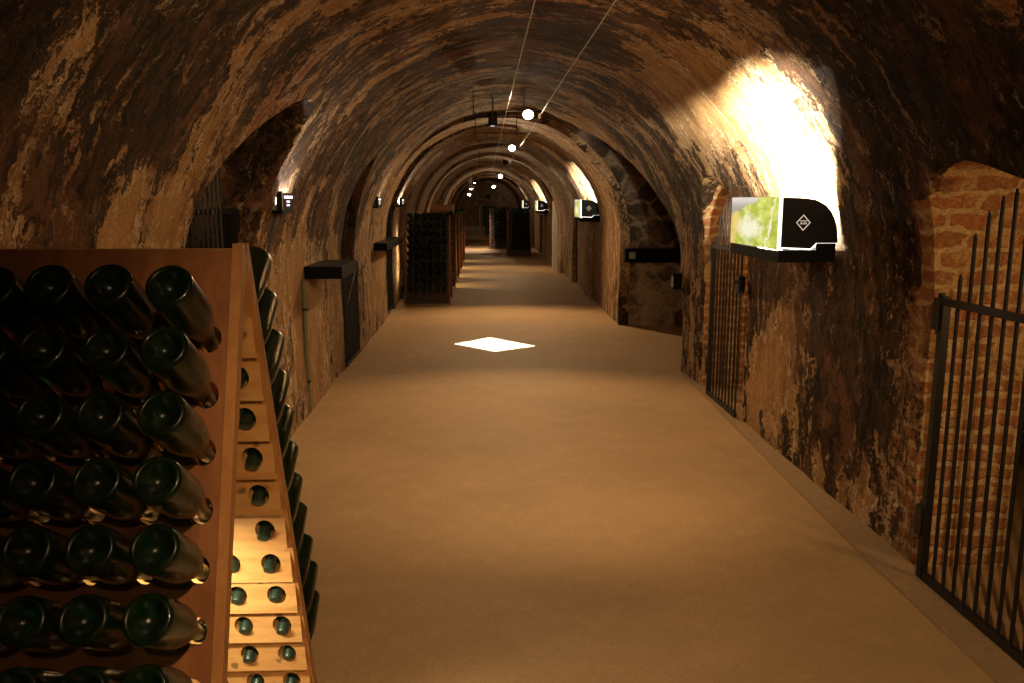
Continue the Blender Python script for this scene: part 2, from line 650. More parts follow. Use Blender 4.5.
def build_shell():
    dg0 = bpy.context.evaluated_depsgraph_get

    def tmp(bm):
        bmesh.ops.recalc_face_normals(bm, faces=bm.faces)
        me = bpy.data.meshes.new('t')
        bm.to_mesh(me)
        bm.free()
        o = bpy.data.objects.new('t', me)
        COL.objects.link(o)
        return o

    main = tmp(build_main())
    alcove = [(7.69, -.075), (7.70, .68), (7.87, 1.14), (8.10, 1.38), (8.48, 1.63), (9.04, 2.05), (9.55, 2.25), (9.95, 2.385), (10.58, 2.53), (10.58, -.075)]
    lunette = [(3.66, -.075), (3.66, 1.20), (3.69, 1.40), (3.75, 1.65), (3.90, 1.79), (4.05, 1.885), (4.25, 2.00), (4.45, 2.10), (4.62, 2.15), (4.79, 2.172), (4.94, 2.12), (5.015, 1.99), (4.97, 1.85), (4.935, 1.72), (4.885, 1.38), (4.87, -.075)]
    niche = [(1.95, -.075), (1.97, 1.1), (2.1, 1.4), (2.4, 1.60), (2.72, 1.68), (2.93, 1.745), (3.10, 1.757), (3.24, 1.735), (3.32, 1.66), (3.36, 1.52), (3.37, 1.2), (3.37, -.075)]
    voids = [side_void(chaikin(lunette), -.95, -3.0),
             side_void(arch(7.87, 8.64, 1.35, 2.02), -.85, -2.1),
             side_void(chaikin(niche), 1.30, 2.34),
             side_void(arch(1.6, 5.2, 1.6, 2.3), 2.32, 3.8, .15),
             side_void(arch(5.80, 7.02, 1.25, 1.80), 1.30, 2.30),
             side_void(alcove, .75, 4.3)]
    for bm in voids:
        v = tmp(bm)
        md = main.modifiers.new('u', 'BOOLEAN')
        md.operation = 'UNION'
        md.solver = 'EXACT'
        md.object = v
        dg = dg0()
        me = bpy.data.meshes.new_from_object(main.evaluated_get(dg), depsgraph=dg)
        main.modifiers.clear()
        main.data = me
        bpy.data.objects.remove(v)
    bm = bmesh.new()
    bm.from_mesh(main.data)
    bpy.data.objects.remove(main)
    # the base of the hollow is open: the floor is a slab of its own
    bmesh.ops.delete(bm, geom=[f for f in bm.faces if all(v.co.z < -.04 for v in f.verts)], context='FACES')
    bmesh.ops.triangulate(bm, faces=[f for f in bm.faces if len(f.verts) > 4])
    fl = bm.verts.layers.float_vector.new('flow')
    zn = bm.verts.layers.float_color.new('zone')
    for v in bm.verts:
        p = v.co.copy()
        cx, zs = section_c(p.y)
        dx, dz = p.x - cx, p.z - zs
        r = math.hypot(dx, dz)
        if dz > 0:
            s = 1.6 * math.atan2(dz, dx)
            rr = r
        else:
            s = dz if dx > 0 else 1.6 * PI - dz
            rr = abs(dx)
        v[fl] = (p.y, s, rr)
        soot_shade = .5 + .13 * max(0.0, min(1.0, (p.z - .95) / .5)) * max(0.0, min(1.0, (p.y - 3.6) / 1.5)) * max(0.0, min(1.0, (9.6 - p.y) / 1.2))
        for x, y, z, br, wt in BLOBS:
            d2 = (p - Vector((x, y, z))).length_squared / (br * br)
            if d2 < 6:
                soot_shade += .42 * wt * math.exp(-d2)
        # the plaster near the springing of the vault is lighter and cleaner on one side, sooted opposite
        brick = 0.0
        if p.x > 1.80 + (.1 if p.y > 5 or p.z < 1.2 else 0) and 1.5 < p.y < 7.3 and (p.y < 3.45 or p.y > 5.7):
            brick = 1.0
        elif p.x > 1.6 and 3.3 < p.y < 3.75 and p.z < 1.25:
            brick = .50 - .9 * max(0, p.y - 3.5)
        elif p.x > 1.6 and (6.9 < p.y < 7.2) and p.z > .9:
            brick = .45
        elif p.x > 1.9 and 3.45 <= p.y < 5.3:
            brick = .9
        stone = 1.0 if (p.y > 10.5 and p.y < 10.63 and p.x > .85) else 0.0
        smooth = max(0.0, min(1.0, (p.y - 9.5) / 2.0))
        if p.x > .6 and 7.5 < p.y < 10.7:
            smooth = 0.0
        if p.x < 0 and r > 1.632 and (3.6 < p.y < 5.1 or 7.8 < p.y < 8.7) and p.z > .3:
            soot_shade += .7  # painted shade: darkens the insides of the lunette and gate recess
        if p.x < -1.0 and p.z < 1.3 and p.y > 5.2:
            smooth = max(smooth, .7)
        v[zn] = (soot_shade, brick, stone, smooth)
    for v in bm.verts:
        p = v.co
        a = noise.noise_vector(p * 1.7) * .022 + noise.noise_vector(p * 6.0 + Vector((9, 3, 1))) * .007
        v.co = p + a
    bmesh.ops.recalc_face_normals(bm, faces=bm.faces)
    bmesh.ops.reverse_faces(bm, faces=bm.faces)

    def part(name, keep):
        c = bm.copy()
        bmesh.ops.delete(c, geom=[f for f in c.faces if not keep(f.calc_center_median())], context='FACES')
        me = bpy.data.meshes.new(name)
        c.to_mesh(me)
        c.free()
        me.materials.append(M['vault'])
        for q in me.polygons:
            q.use_smooth = True
        me.set_sharp_from_angle(angle=math.radians(38))
        o = bpy.data.objects.new(name, me)
        COL.objects.link(o)
        return struct(o)

    ZC = 1.9
    isfar = lambda c: c.y > 41.9
    isnear = lambda c: c.y < -3.4
    part('ceiling', lambda c: c.z >= ZC and abs(c.x - .25) < 1.6 and not isfar(c) and not isnear(c))
    side = lambda c: not (c.z >= ZC and abs(c.x - .25) < 1.6) and not isfar(c) and not isnear(c)
    part('wall_left', lambda c: side(c) and c.x < .25)
    part('wall_right', lambda c: side(c) and c.x >= .25)
    part('wall_far', isfar)
    part('wall_near', isnear)
    bm.free()


build_shell()

bm = bmesh.new()
nx, ny = 30, 150
gv = [[bm.verts.new((-3.4 + 8.0 * i / nx, -3.7 + 46.0 * j / ny, .004 * noise.noise(Vector((i * .4, j * .4, 0))))) for i in range(nx + 1)] for j in range(ny + 1)]
for j in range(ny):
    for i in range(nx):
        bm.faces.new((gv[j][i], gv[j][i + 1], gv[j + 1][i + 1], gv[j + 1][i]))
struct(link_mesh('floor', bm, M['floor'], smooth=True))
# darker margin of the floor along the gated wall
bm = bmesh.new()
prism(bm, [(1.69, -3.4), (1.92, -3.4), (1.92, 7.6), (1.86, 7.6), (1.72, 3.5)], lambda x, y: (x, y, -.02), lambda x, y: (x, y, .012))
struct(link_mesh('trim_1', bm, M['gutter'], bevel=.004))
# pale door jamb and dark door deep in the passage
struct(link_mesh('trim_2', boxed(1.62, 1.80, 19.44, 19.60, 0, 1.62), M['palewood'], bevel=.01))
bm = boxed(1.88, 1.93, 19.7, 20.9, 0, 1.75)
for k in range(6):
    box(bm, 1.868, 1.885, 19.74 + k * .19, 19.89 + k * .19, .05, 1.7)
struct(link_mesh('door_1', bm, M['darkwood']))


# ------------------------------------------------------------------ riddling racks and bottles
SL = .355                               # lean of each board: run over rise
CA = math.cos(math.atan(SL)); SA = math.sin(math.atan(SL))


def rack_board(side, x0, cols, rows, pitch_x, pitch_v, first_v, length, hole_r, margin, inner_step):
    """A leaning board with round holes. side -1 leans towards the viewer. Local frame: u along x, v down the slope, t outward."""
    bm = bmesh.new()
    T = .022

    def P(u, v, t):
        y = side * (v * SA + (t + T) * CA)
        z = -v * CA + t * SA
        return (u, y, z)

    def quad(a, b_, c, d):
        bm.faces.new([bm.verts.new(P(*q)) for q in (a, b_, c, d)])
    u1 = x0 + margin - pitch_x / 2
    u2 = u1 + cols * pitch_x
    v1 = first_v - pitch_v / 2
    v2 = v1 + rows * pitch_v
    W = x0 + 2 * margin + (cols - 1) * pitch_x
    N = 16
    for r in range(rows):
        for c in range(cols):
            cu, cv = u1 + (c + .5) * pitch_x, v1 + (r + .5) * pitch_v
            sq, ci = [], []
            for i in range(N):
                a = 2 * PI * i / N
                ca, sa = math.cos(a), math.sin(a)
                k = 1 / max(abs(ca), abs(sa))
                sq.append((cu + ca * k * pitch_x / 2, cv + sa * k * pitch_v / 2))
                ci.append((cu + ca * hole_r, cv + sa * hole_r * 1.12))
            tin = lambda v: -T - inner_step * max(0, min(1, (v - (cv - pitch_v / 2)) / pitch_v))
            fo = [bm.verts.new(P(u, v, 0)) for u, v in sq]
            fi = [bm.verts.new(P(u, v, 0)) for u, v in ci]
            bo = [bm.verts.new(P(u, v, tin(v))) for u, v in sq]
            bi = [bm.verts.new(P(u, v, tin(v))) for u, v in ci]
            for i in range(N):
                j = (i + 1) % N
                bm.faces.new((fo[i], fo[j], fi[j], fi[i]))
                bm.faces.new((bo[j], bo[i], bi[i], bi[j]))
                bm.faces.new((fi[i], fi[j], bi[j], bi[i]))
        vb = v1 + (r + 1) * pitch_v
        if inner_step:
            quad((u1, vb, -T), (u2, vb, -T), (u2, vb, -T - inner_step), (u1, vb, -T - inner_step))
    for t in (0, -T):
        quad((x0, 0, t), (W, 0, t), (W, v1, t), (x0, v1, t))
        quad((x0, v2, t), (W, v2, t), (W, length, t), (x0, length, t))
        quad((x0, v1, t), (u1, v1, t), (u1, v2, t), (x0, v2, t))
        quad((u2, v1, t), (W, v1, t), (W, v2, t), (u2, v2, t))
    quad((x0, 0, 0), (x0, 0, -T), (W, 0, -T), (W, 0, 0))
    quad((x0, length, 0), (x0, length, -T), (W, length, -T), (W, length, 0))
    quad((x0, 0, 0), (x0, length, 0), (x0, length, -T), (x0, 0, -T))
    quad((W, 0, 0), (W, length, 0), (W, length, -T), (W, 0, -T))
    return bm, P, W


def make_rack(ridge, width_cols, rows, label, mats, lookup, name='riddling_rack', holes_front=True, group=None):
    """ridge: the x of the open end and y, z of the ridge; the rack runs to -x from there."""
    xr, yr, zr = ridge
    px, pv, fv, margin = lookup['px'], lookup['pv'], lookup['fv'], lookup['margin']
    W = 2 * margin + (width_cols - 1) * px
    root = thing(name, (xr - W, yr, 0), label, 'bottle rack', group)
    L = (zr - .03) / CA
    for side, nm in ((-1, 'front_board'), (1, 'back_board')):
        bm, P, _ = rack_board(side, 0, width_cols, rows, px, pv, fv, L, lookup['hole'], margin, .021 if side > 0 else 0.0)
        b = link_mesh(nm, bm, mats[0] if side < 0 else mats[1], root, loc=(0, 0, zr))
        # stiles on both ends of the board
        for u0, u1 in ((-.006, .016), (W - .016, W + .006)):
            s = bmesh.new()
            prism(s, [(u0, -.012), (u1, -.012), (u1, L + .03), (u0, L + .03)], lambda u, v: P(u, v, .004), lambda u, v: P(u, v, -.026))
            link_mesh('stile', s, mats[2], root, loc=(0, 0, zr), bevel=.002)
    # ridge cap board
    bm = bmesh.new()
    prism(bm, [(-.006, -.055), (.006, -.055), (.010, -.035), (.0, -.026), (-.010, -.035)], lambda y, z: (0.0, y, z), lambda y, z: (W - .02, y, z))
    link_mesh('ridge_beam', bm, mats[2], root, loc=(0, 0, zr), bevel=.003)
    return root, W


def bottle_mesh(n=24):
    """Champagne bottle along +z from the base (z = 0) to the mouth (z = .30)."""
    bm = bmesh.new()
    prof = [(.034, 0.0), (.028, .0125), (.016, .0235), (.006, .0300), (.0015, .0325), (.0, .0360), (.0008, .0395), (.004, .0425), (.010, .0436), (.040, .0438), (.10, .0436), (.125, .0425),
            (.150, .0385), (.175, .0315), (.20, .0245), (.225, .0190), (.25, .0160), (.278, .0145), (.280, .0170), (.288, .0170), (.290, .0140), (.300, .0135), (.300, 0.0)]
    lathe(bm, prof, n)
    return bm


def cap_mesh(n=16):
    bm = bmesh.new()
    lathe(bm, [(.283, .0150), (.283, .0176), (.287, .0172), (.303, .0168), (.307, .0155), (.309, .010), (.3095, 0.0)], n)
    return bm


TILT = math.radians(34)
bottle0 = link_mesh('wine_bottle', bottle_mesh(), M['glass'], smooth=True)
bcap0 = link_mesh('cap', cap_mesh(), M['cap'], bottle0, smooth=True)
bottle0_used = [False]


def place_bottle(hx, hy, hz, side, label, group, with_cap=True, depth=.245, roll=0.0):
    """Bottle through the hole at (hx, hy, hz): base outside, mouth inside and lower."""
    d = Vector((0, -side * math.cos(TILT), -math.sin(TILT)))       # base -> mouth
    if with_cap:
        if bottle0_used[0]:
            o = copy_tree(bottle0)
        else:
            o = bottle0
            bottle0_used[0] = True
    else:
        o = bottle0.copy()
        COL.objects.link(o)
    q = d.to_track_quat('Z', 'Y')
    o.rotation_euler = (q @ Matrix.Rotation(roll, 3, 'Z').to_quaternion()).to_euler()
    o.location = Vector((hx, hy, hz)) - d * depth
    tag(o, label, 'bottle', group)
    return o


ORD = ['first', 'second', 'third', 'fourth', 'fifth', 'sixth', 'seventh', 'eighth', 'ninth', 'tenth']

# --- the near rack
NEAR = dict(px=.1065, pv=.1172, fv=.194, margin=.056, hole=.0262)
nx_r, ny_r, nz_r = -.521, 1.80, 1.500
rack, Wn = make_rack((nx_r, ny_r, nz_r), 6, 11, 'large brown wooden A-frame rack of green bottles, its open end showing pine slats', (M['board'], M['pine'], M['stile']), NEAR)
u_last = nx_r - NEAR['margin']
for r in range(7):
    for c in range(5):
        v = NEAR['fv'] + r * NEAR['pv']
        place_bottle(u_last - c * NEAR['px'] + random.uniform(-.003, .003), ny_r - v * SA - .0207, nz_r - v * CA, -1,
                     'dark green bottle, base outward, %s row of big front board, %s from open pine end' % (ORD[r], ORD[c]),
                     'bottles in the front board of the near rack', depth=.245 + random.uniform(-.006, .006), roll=random.random() * 6)
for r in range(11):
    for c in range(3):
        if (c == 1 and r < 3) or (c == 2 and r < 6):
            continue
        v = NEAR['fv'] + r * NEAR['pv']
        place_bottle(u_last - c * NEAR['px'] + random.uniform(-.004, .004), ny_r + v * SA + .0207, nz_r - v * CA, 1,
                     'green bottle whose cap pokes through pine slats, %s row, %s from open end' % (ORD[r] if r < 10 else 'eleventh', ORD[c]),
                     'bottles in the back board of the near rack', depth=.260 + random.uniform(-.006, .006), roll=random.random() * 6)
# strip lamp inside the A-frame
lt = link_mesh('strip_lamp', boxed(-.13, .13, -.020, .020, .0, .022), M['black'], rack, loc=(Wn - .25, .07, .74), bevel=.003)
lt['label'] = 'glowing strip lamp inside the rack'
link_mesh('tube', rodded((-.12, 0, -.006), (.12, 0, -.006), .007), M['tube'], lt, smooth=True)
bm = bmesh.new()
for sx in (-.12, .12):
    rod(bm, (sx, 0, .02), (sx, -.07, .72), .002, 6)
link_mesh('hanger', bm, M['iron'], lt)

# --- the far racks in a row
FAR = dict(px=.110, pv=.1255, fv=.115, margin=.078, hole=.032)
fr_y = [13.34, 15.95, 18.1, 20.35, 22.7]
far_labels = ['dark full bottle rack standing against left wall, front one of its row, facing camera',
              'second bottle rack of the row, mostly hidden, wooden crate on top',
              'third bottle rack of the row behind the crate-topped one',
              'fourth bottle rack of the row, a sliver showing beside the aisle',
              'fifth and last bottle rack of the row along the aisle']
far0, Wf = make_rack((-.545, fr_y[0], 1.372), 6, 10, far_labels[0], (M['darkwood'], M['darkwood'], M['board']), FAR, group='far bottle racks')
for i in range(1, 5):
    c = copy_tree(far0)
    c.location.y = fr_y[i]
    c['label'] = far_labels[i]
for r in range(10):
    for c in range(6):
        v = FAR['fv'] + r * FAR['pv']
        place_bottle(-.545 - FAR['margin'] - c * FAR['px'], fr_y[0] - v * SA - .0207, 1.372 - v * CA, -1,
                     'dark bottle base in far front rack, %s row from top, %s from the aisle' % (ORD[r], ORD[c]),
                     'bottles in the far front rack', with_cap=False)
for i in range(1, 5):
    for r in range(10):
        v = FAR['fv'] + r * FAR['pv']
        place_bottle(-.545 - FAR['margin'], fr_y[i] - v * SA - .0207, 1.372 - v * CA, -1,
                     'dark bottle at aisle edge of %s rack in row, %s row down' % (ORD[i], ORD[r]),
                     'bottles at the aisle edge of the hidden racks', with_cap=False)
# wooden crate lying on the second rack
cr = thing('wooden_crate', (-.80, fr_y[1], 1.388), 'small reddish wooden crate lying on top of a far bottle rack', 'crate')
bm = bmesh.new()
box(bm, -.21, .21, -.13, .13, 0, .015)
for y in (-.13, .115):
    box(bm, -.21, .21, y, y + .015, .0, .07); box(bm, -.21, .21, y, y + .015, .076, .145)
link_mesh('body', bm, M['crate'], cr)
bm = bmesh.new()
for x in (-.21, .195):
    box(bm, x, x + .015, -.115, .115, 0, .145)
link_mesh('end_panel', bm, M['crate'], cr)
link_mesh('lid', boxed(-.215, .215, -.135, .135, .145, .16), M['crate'], cr, bevel=.003)

# --- dark racks on the other side, far away
for i, (x1, yy, lab) in enumerate([(1.40, 25.1, 'black unlit bottle rack far along right wall, closest of three'),
                                   (.90, 28.6, 'black unlit bottle rack far away, middle of three along the passage'),
                                   (.50, 37.4, 'smallest black bottle rack at far end beside the pale picket barrier')]):
    c = copy_tree(far0)
    c.location = (x1 - Wf, yy, 0)
    c['label'] = lab
    c['group'] = 'dark racks at the far end'
    for r in range(10):
        for k in range(5):
            v = FAR['fv'] + r * FAR['pv']
            if True:
                place_bottle(x1 - FAR['margin'] - k * FAR['px'], yy - v * SA - .0207, 1.372 - v * CA, -1,
                             'black bottle base, %s row, %s column, in %s unlit rack of far three' % (ORD[r], ORD[k], ('closest', 'middle', 'smallest')[i]),
                             'bottles in the unlit far racks', with_cap=False)


# ------------------------------------------------------------------ iron gates
def make_gate(name, label, x, ys, tops, rail_z, z0=.02, hinge_at=0, group=None, lock=None, cat='gate'):
    """Bars at ys along the wall plane x, each with its own top height."""
    root = thing(name, (x, ys[0], 0), label, cat, group)
    y0 = ys[0]
    post = bmesh.new()
    box(post, -.016, .016, -.016, .016, z0, rail_z + .02)
    link_mesh('hinge_post', post, M['iron'], root, bevel=.003)
    for y, t in zip(ys[1:], tops[1:]):
        bm = bmesh.new()
        rod(bm, (0, y - y0, z0 + .02), (0, y - y0, t - .02), .0075, 8)
        rod(bm, (0, y - y0, t - .02), (0, y - y0, t), .0075, 8, .003)
        link_mesh('bar', bm, M['iron'], root, smooth=True)
    ya, yb = min(0, ys[-1] - y0), max(0, ys[-1] - y0)
    link_mesh('top_rail', boxed(-.020, -.006, ya - .01, yb + .01, rail_z - .015, rail_z + .015), M['iron'], root, bevel=.002)
    link_mesh('bottom_rail', boxed(-.012, .012, ya - .01, yb + .01, z0, z0 + .03), M['iron'], root, bevel=.002)
    s = 1 if ya < 0 else -1
    for z in (.20, rail_z - .12):
        bm = boxed(-.022, .022, min(0, s * .05), max(0, s * .05), z, z + .13)
        rod(bm, (0, s * .03, z - .02), (0, s * .03, z + .15), .014, 10)
        link_mesh('hinge', bm, M['iron'], root, bevel=.002)
    if lock:
        ly, lz = lock
        bm = boxed(-.03, .02, ly - y0 - .04, ly - y0 + .04, lz, lz + .12)
        rod(bm, (-.05, ly - y0, lz + .08), (0, ly - y0, lz + .08), .012, 10)
        link_mesh('lock', bm, M['iron'], root, bevel=.003)
    return root


ys1 = [3.23] + [3.14 - .073 * k for k in range(15)]
tp1 = [1.25, 1.322, 1.482, 1.567, 1.622, 1.648, 1.655, 1.66, 1.66, 1.655, 1.65, 1.64, 1.62, 1.58, 1.50, 1.40]
make_gate('iron_gate', 'black iron bar gate with staggered spikes before bright orange brick recess', 1.86, ys1, tp1, 1.205, group='iron gates')
ys2 = [6.62] + [6.56 - .085 * k for k in range(9)]
tp2 = [1.30, 1.34, 1.50, 1.58, 1.62, 1.64, 1.62, 1.58, 1.50, 1.36]
make_gate('iron_gate', 'narrow black iron bar gate under far end of large lit picture sign', 1.86, ys2, tp2, 1.25, group='iron gates', lock=(5.88, .95))
ys3 = [4.85, 4.62] + [4.62 - .075 * k for k in range(1, 12)]
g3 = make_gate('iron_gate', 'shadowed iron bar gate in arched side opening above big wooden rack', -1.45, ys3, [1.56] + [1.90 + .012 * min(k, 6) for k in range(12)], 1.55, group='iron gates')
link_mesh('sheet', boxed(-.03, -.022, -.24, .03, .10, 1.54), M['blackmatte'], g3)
ys4 = [8.66] + [8.60 - .072 * k for k in range(11)]
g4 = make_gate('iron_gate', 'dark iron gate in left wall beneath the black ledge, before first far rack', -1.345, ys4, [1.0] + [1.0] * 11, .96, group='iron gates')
link_mesh('brace', rodded((.0, -.62, .62), (.0, -.05, .92), .009, 8), M['iron'], g4, smooth=True)
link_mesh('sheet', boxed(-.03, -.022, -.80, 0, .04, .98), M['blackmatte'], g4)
ys5 = [16.48] + [16.42 - .07 * k for k in range(7)]
make_gate('iron_gate', 'tiny dark gate under second lit sign down the passage', 1.86, ys5, [1.4] + [1.45] * 7, 1.30, group='iron gates')
ys6 = [12.42] + [12.37 - .085 * k for k in range(13)]
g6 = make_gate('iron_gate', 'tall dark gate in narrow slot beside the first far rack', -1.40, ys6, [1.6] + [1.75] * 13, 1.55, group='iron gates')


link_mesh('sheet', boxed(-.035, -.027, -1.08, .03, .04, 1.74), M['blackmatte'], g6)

# ------------------------------------------------------------------ black ledges, plates and pipe
def ledge(loc, size, label):
    sx, sy, sz = size
    bm = boxed(0, sx, 0, sy, 0, sz)
    root = thing('wall_ledge', loc, label, 'ledge', 'black wall ledges')
    link_mesh('trough', bm, M['blackmatte'], root, bevel=.006)
    link_mesh('lip', boxed(-.004, sx + .004, -.004, sy + .004, sz, sz + .008), M['black'], root, bevel=.002)
    return root


ledge((-1.40, 6.20, 1.03), (.33, .74, .085), 'black metal ledge jutting from left wall above iron gate, lighter top')
ledge((-1.38, 10.15, 1.01), (.19, 1.95, .085), 'slim black ledge crossing tall dark gate left of first far rack')
lg = ledge((1.80, 10.44, .84), (.90, .12, .17), 'long black beam on rubble stone wall of the right alcove')
link_mesh('label_plate', boxed(.045, .125, -.008, .0, .045, .13), M['grey'], lg)
# small black box on the alcove corner
sb = thing('switch_box', (1.80, 7.74, .78), 'small black box with grey face on corner of stone alcove', 'switch box')
link_mesh('housing', boxed(0, .10, 0, .06, 0, .15), M['blackmatte'], sb, bevel=.004)
link_mesh('face_plate', boxed(-.008, .0, .005, .055, .02, .12), M['grey'], sb)
pb = thing('drain_pipe', (-1.34, 6.12, 0), 'thin olive vertical pipe on left wall under black ledge', 'pipe')
link_mesh('tube', rodded((0, 0, .02), (0, 0, 1.03), .017, 12), M['pipe'], pb, smooth=True)
bm = bmesh.new()
for z in (.25, .8):
    rod(bm, (0, 0, z), (0, 0, z + .02), .024, 12)
link_mesh('clamp', bm, M['iron'], pb)


# ------------------------------------------------------------------ lit picture signs on the gated wall
PANEL = [(.0, .318), (.113, .316), (.170, .306), (.215, .282), (.250, .245), (.275, .185), (.284, .125), (.285, .0955), (.178, .0955), (.150, .068), (.0, .075)]


def text_mesh(s, size, name, m, parent, loc, rot):
    cu = bpy.data.curves.new(name, 'FONT')
    cu.body = s
    cu.size = size
    cu.extrude = .0008
    cu.align_x = 'CENTER'
    cu.align_y = 'CENTER'
    t = bpy.data.objects.new(name, cu)
    COL.objects.link(t)
    dg = bpy.context.evaluated_depsgraph_get()
    me = bpy.data.meshes.new_from_object(t.evaluated_get(dg), depsgraph=dg)
    bpy.data.objects.remove(t)
    me.materials.clear()
    me.materials.append(m)
    o = bpy.data.objects.new(name, me)
    COL.objects.link(o)
    o.parent = parent
    o.location = loc
    o.rotation_euler = rot
    return o


def make_sign(label, x, y0, z0, length=.80):
    """x: the picture plane; y0: the end nearest the entrance; z0: underside."""
    root = thing('picture_sign', (x, y0, z0), label, 'lit sign', 'lit picture signs')
    bm = bmesh.new()
    box(bm, .0, .285, .0, length, .0, .012)
    box(bm, .275, .285, .0, length, .012, .060)
    box(bm, .0, .014, .0, length, .012, .055)
    box(bm, .0, .262, .0, .012, .012, .060)
    box(bm, .0, .262, length - .012, length, .012, .050)
    box(bm, .19, .285, .0, .012, .012, .094)
    link_mesh('base_tray', bm, M['blackmatte'], root, bevel=.002)
    # glowing picture facing the passage
    link_mesh('picture_panel', boxed(-.006, .004, .012, length - .01, .062, .322), M['picture'], root)
    link_mesh('picture_gap_glow', boxed(-.006, .010, .003, .011, .062, .322), M['slit'], root)  # glowing strip painted as tube light through the panel gap
    for k, (ya, yb) in enumerate(((.006, .016),)):
        bm = bmesh.new()
        prism(bm, [(a + .011, b_) for a, b_ in PANEL], lambda a, b_: (a, ya, b_), lambda a, b_: (a, yb, b_))
        p = link_mesh('end_panel', bm, M['black'], root)
        if k == 0:
            bm = bmesh.new()
            cx, cz = .118, .196
            R0, R1 = .036, .031
            for q in range(4):
                a0, a1 = q * PI / 2, (q + 1) * PI / 2
                pts = [(cx + R0 * math.cos(a0), cz + R0 * 1.1 * math.sin(a0)), (cx + R0 * math.cos(a1), cz + R0 * 1.1 * math.sin(a1)),
                       (cx + R1 * math.cos(a1), cz + R1 * 1.1 * math.sin(a1)), (cx + R1 * math.cos(a0), cz + R1 * 1.1 * math.sin(a0))]
                prism(bm, pts, lambda a, b_: (a, ya - .002, b_), lambda a, b_: (a, ya + .001, b_))
            box(bm, cx - .017, cx + .019, ya - .002, ya + .001, cz + .007, cz + .0105)
            link_mesh('diamond_emblem', bm, M['cream'], p)
            text_mesh('AVA', .018, 'emblem_letters', M['cream'], p, (cx + .001, ya - .0015, cz - .004), (PI / 2, 0, 0))
            # glowing seam painted as tube light escaping under the end panel
            bm = bmesh.new()
            low = [(.011, .086), (.161, .079), (.189, .1065), (.296, .1065)]
            for (a, b_), (c, d) in zip(low[:-1], low[1:]):
                prism(bm, [(a, b_ - .011), (c, d - .011), (c, d - .019 + .001), (a, b_ - .019 + .001)], lambda u, v: (u, ya + .001, v), lambda u, v: (u, yb, v))
            link_mesh('glowing_seam', bm, M['slit'], root)
    link_mesh('tube', rodded((.048, .05, .045), (.048, .43, .045), .012, 12), M['tube'], root, smooth=True)
    link_mesh('bracket', boxed(.26, .42, length * .3, length * .7, .0, .04), M['iron'], root)
    return root


def sign_light(x, y0, z0, power, length=.80):
    # the fluorescent tube of a sign: a strip of light inside its tray, shining up out of the open top
    c = Vector((x + .047, y0 + .24, z0 + .065))
    area('sign_tube_light', c, c + Vector((.30, .30, 1)), (0, 1, 0), .34, .016, power, (1.0, .93, .77))


signs = [('largest lit picture sign on right wall, green hillside picture, black end with diamond', 1.525, 4.22, 1.29, 400),
         ('second lit picture sign along right wall, small, beyond the stone alcove', 1.49, 12.75, 1.30, 150),
         ('third lit picture sign along right wall, tiny, white outlined', 1.45, 22.6, 1.30, 140),
         ('farthest lit sign along right wall, half hidden by black racks', 1.45, 30.8, 1.32, 140)]
sg = make_sign(*signs[0][:4])
sg.scale = (1.045, 1.045, 1.045)
sign_light(*signs[0][1:5])
for lab, x, y, z, p in signs[1:]:
    c = copy_tree(sg)
    c.location = (x, y, z)
    c['label'] = lab
    sign_light(x, y, z, p)


# ------------------------------------------------------------------ small lit signs on the opposite wall
def make_small_sign(label, x, y, z):
    root = thing('wall_light_sign', (x, y, z), label, 'wall light', 'small wall light signs')
    link_mesh('base_tray', boxed(-.13, .0, .0, .30, .0, .022), M['blackmatte'], root, bevel=.002)
    link_mesh('end_post', boxed(-.036, .0, -.004, .014, .018, .135), M['black'], root, bevel=.002)
    link_mesh('text_panel', boxed(-.006, .0, .02, .30, .022, .125), M['blackmatte'], root)
    bm = bmesh.new()
    for z0, ys in ((.092, [(.05, .09), (.10, .16), (.17, .20), (.21, .27)]), (.067, [(.11, .145), (.155, .19)]), (.045, [(.11, .15), (.16, .18)])):
        for a, b_ in ys:
            box(bm, .0, .0015, a, b_, z0, z0 + (.016 if z0 > .09 else .011))
    link_mesh('text_lines', bm, M['glowtext'], root)
    link_mesh('lamp_socket', boxed(-.11, -.05, .01, .07, .022, .065), M['grey'], root, bevel=.003)
    link_mesh('tube', rodded((-.075, .09, .04), (-.075, .28, .04), .010, 10), M['tube'], root, smooth=True)
    return root


smalls = [('small black wall light with glowing text lines beside the arched gated opening', -1.225, 5.10, 1.53, 26),
          ('second small black wall light, above the slim black ledge', -1.235, 9.75, 1.53, 14),
          ('third small black wall light just above first far bottle rack', -1.24, 12.62, 1.53, 14)]
s0 = make_small_sign(*smalls[0][:4])
for i, (lab, x, y, z, p) in enumerate(smalls):
    if i:
        c = copy_tree(s0)
        c.location = (x, y, z)
        c['label'] = lab
    area('wall_sign_light', (x - .055, y + .16, z + .06), (x - .10, y + .16, z + 1), (0, 1, 0), .24, .05, p, (1.0, .90, .80), spread=150)


# ------------------------------------------------------------------ cable lighting
def cable(x, z, y0, y1, label):
    bm = bmesh.new()
    n = 24
    prev = None
    for i in range(n):
        a, b_ = y0 + (y1 - y0) * i / n, y0 + (y1 - y0) * (i + 1) / n
        sag = lambda y: -.02 * math.sin(PI * ((y + 1.5) % 8.0) / 8.0)
        rod(bm, (x, a, z + sag(a)), (x, b_ + .002, z + sag(b_)), .0028, 6)
    return tag(link_mesh('lighting_cable', bm, M['steel'], smooth=True), label, 'cable', 'lighting cables')


cable(.21, 2.42, -1.5, 33.0, 'thin steel cable under vault, the one above middle of aisle')
cable(.55, 2.44, -1.5, 33.0, 'thin steel cable under vault, the one carrying the brightest lamp')


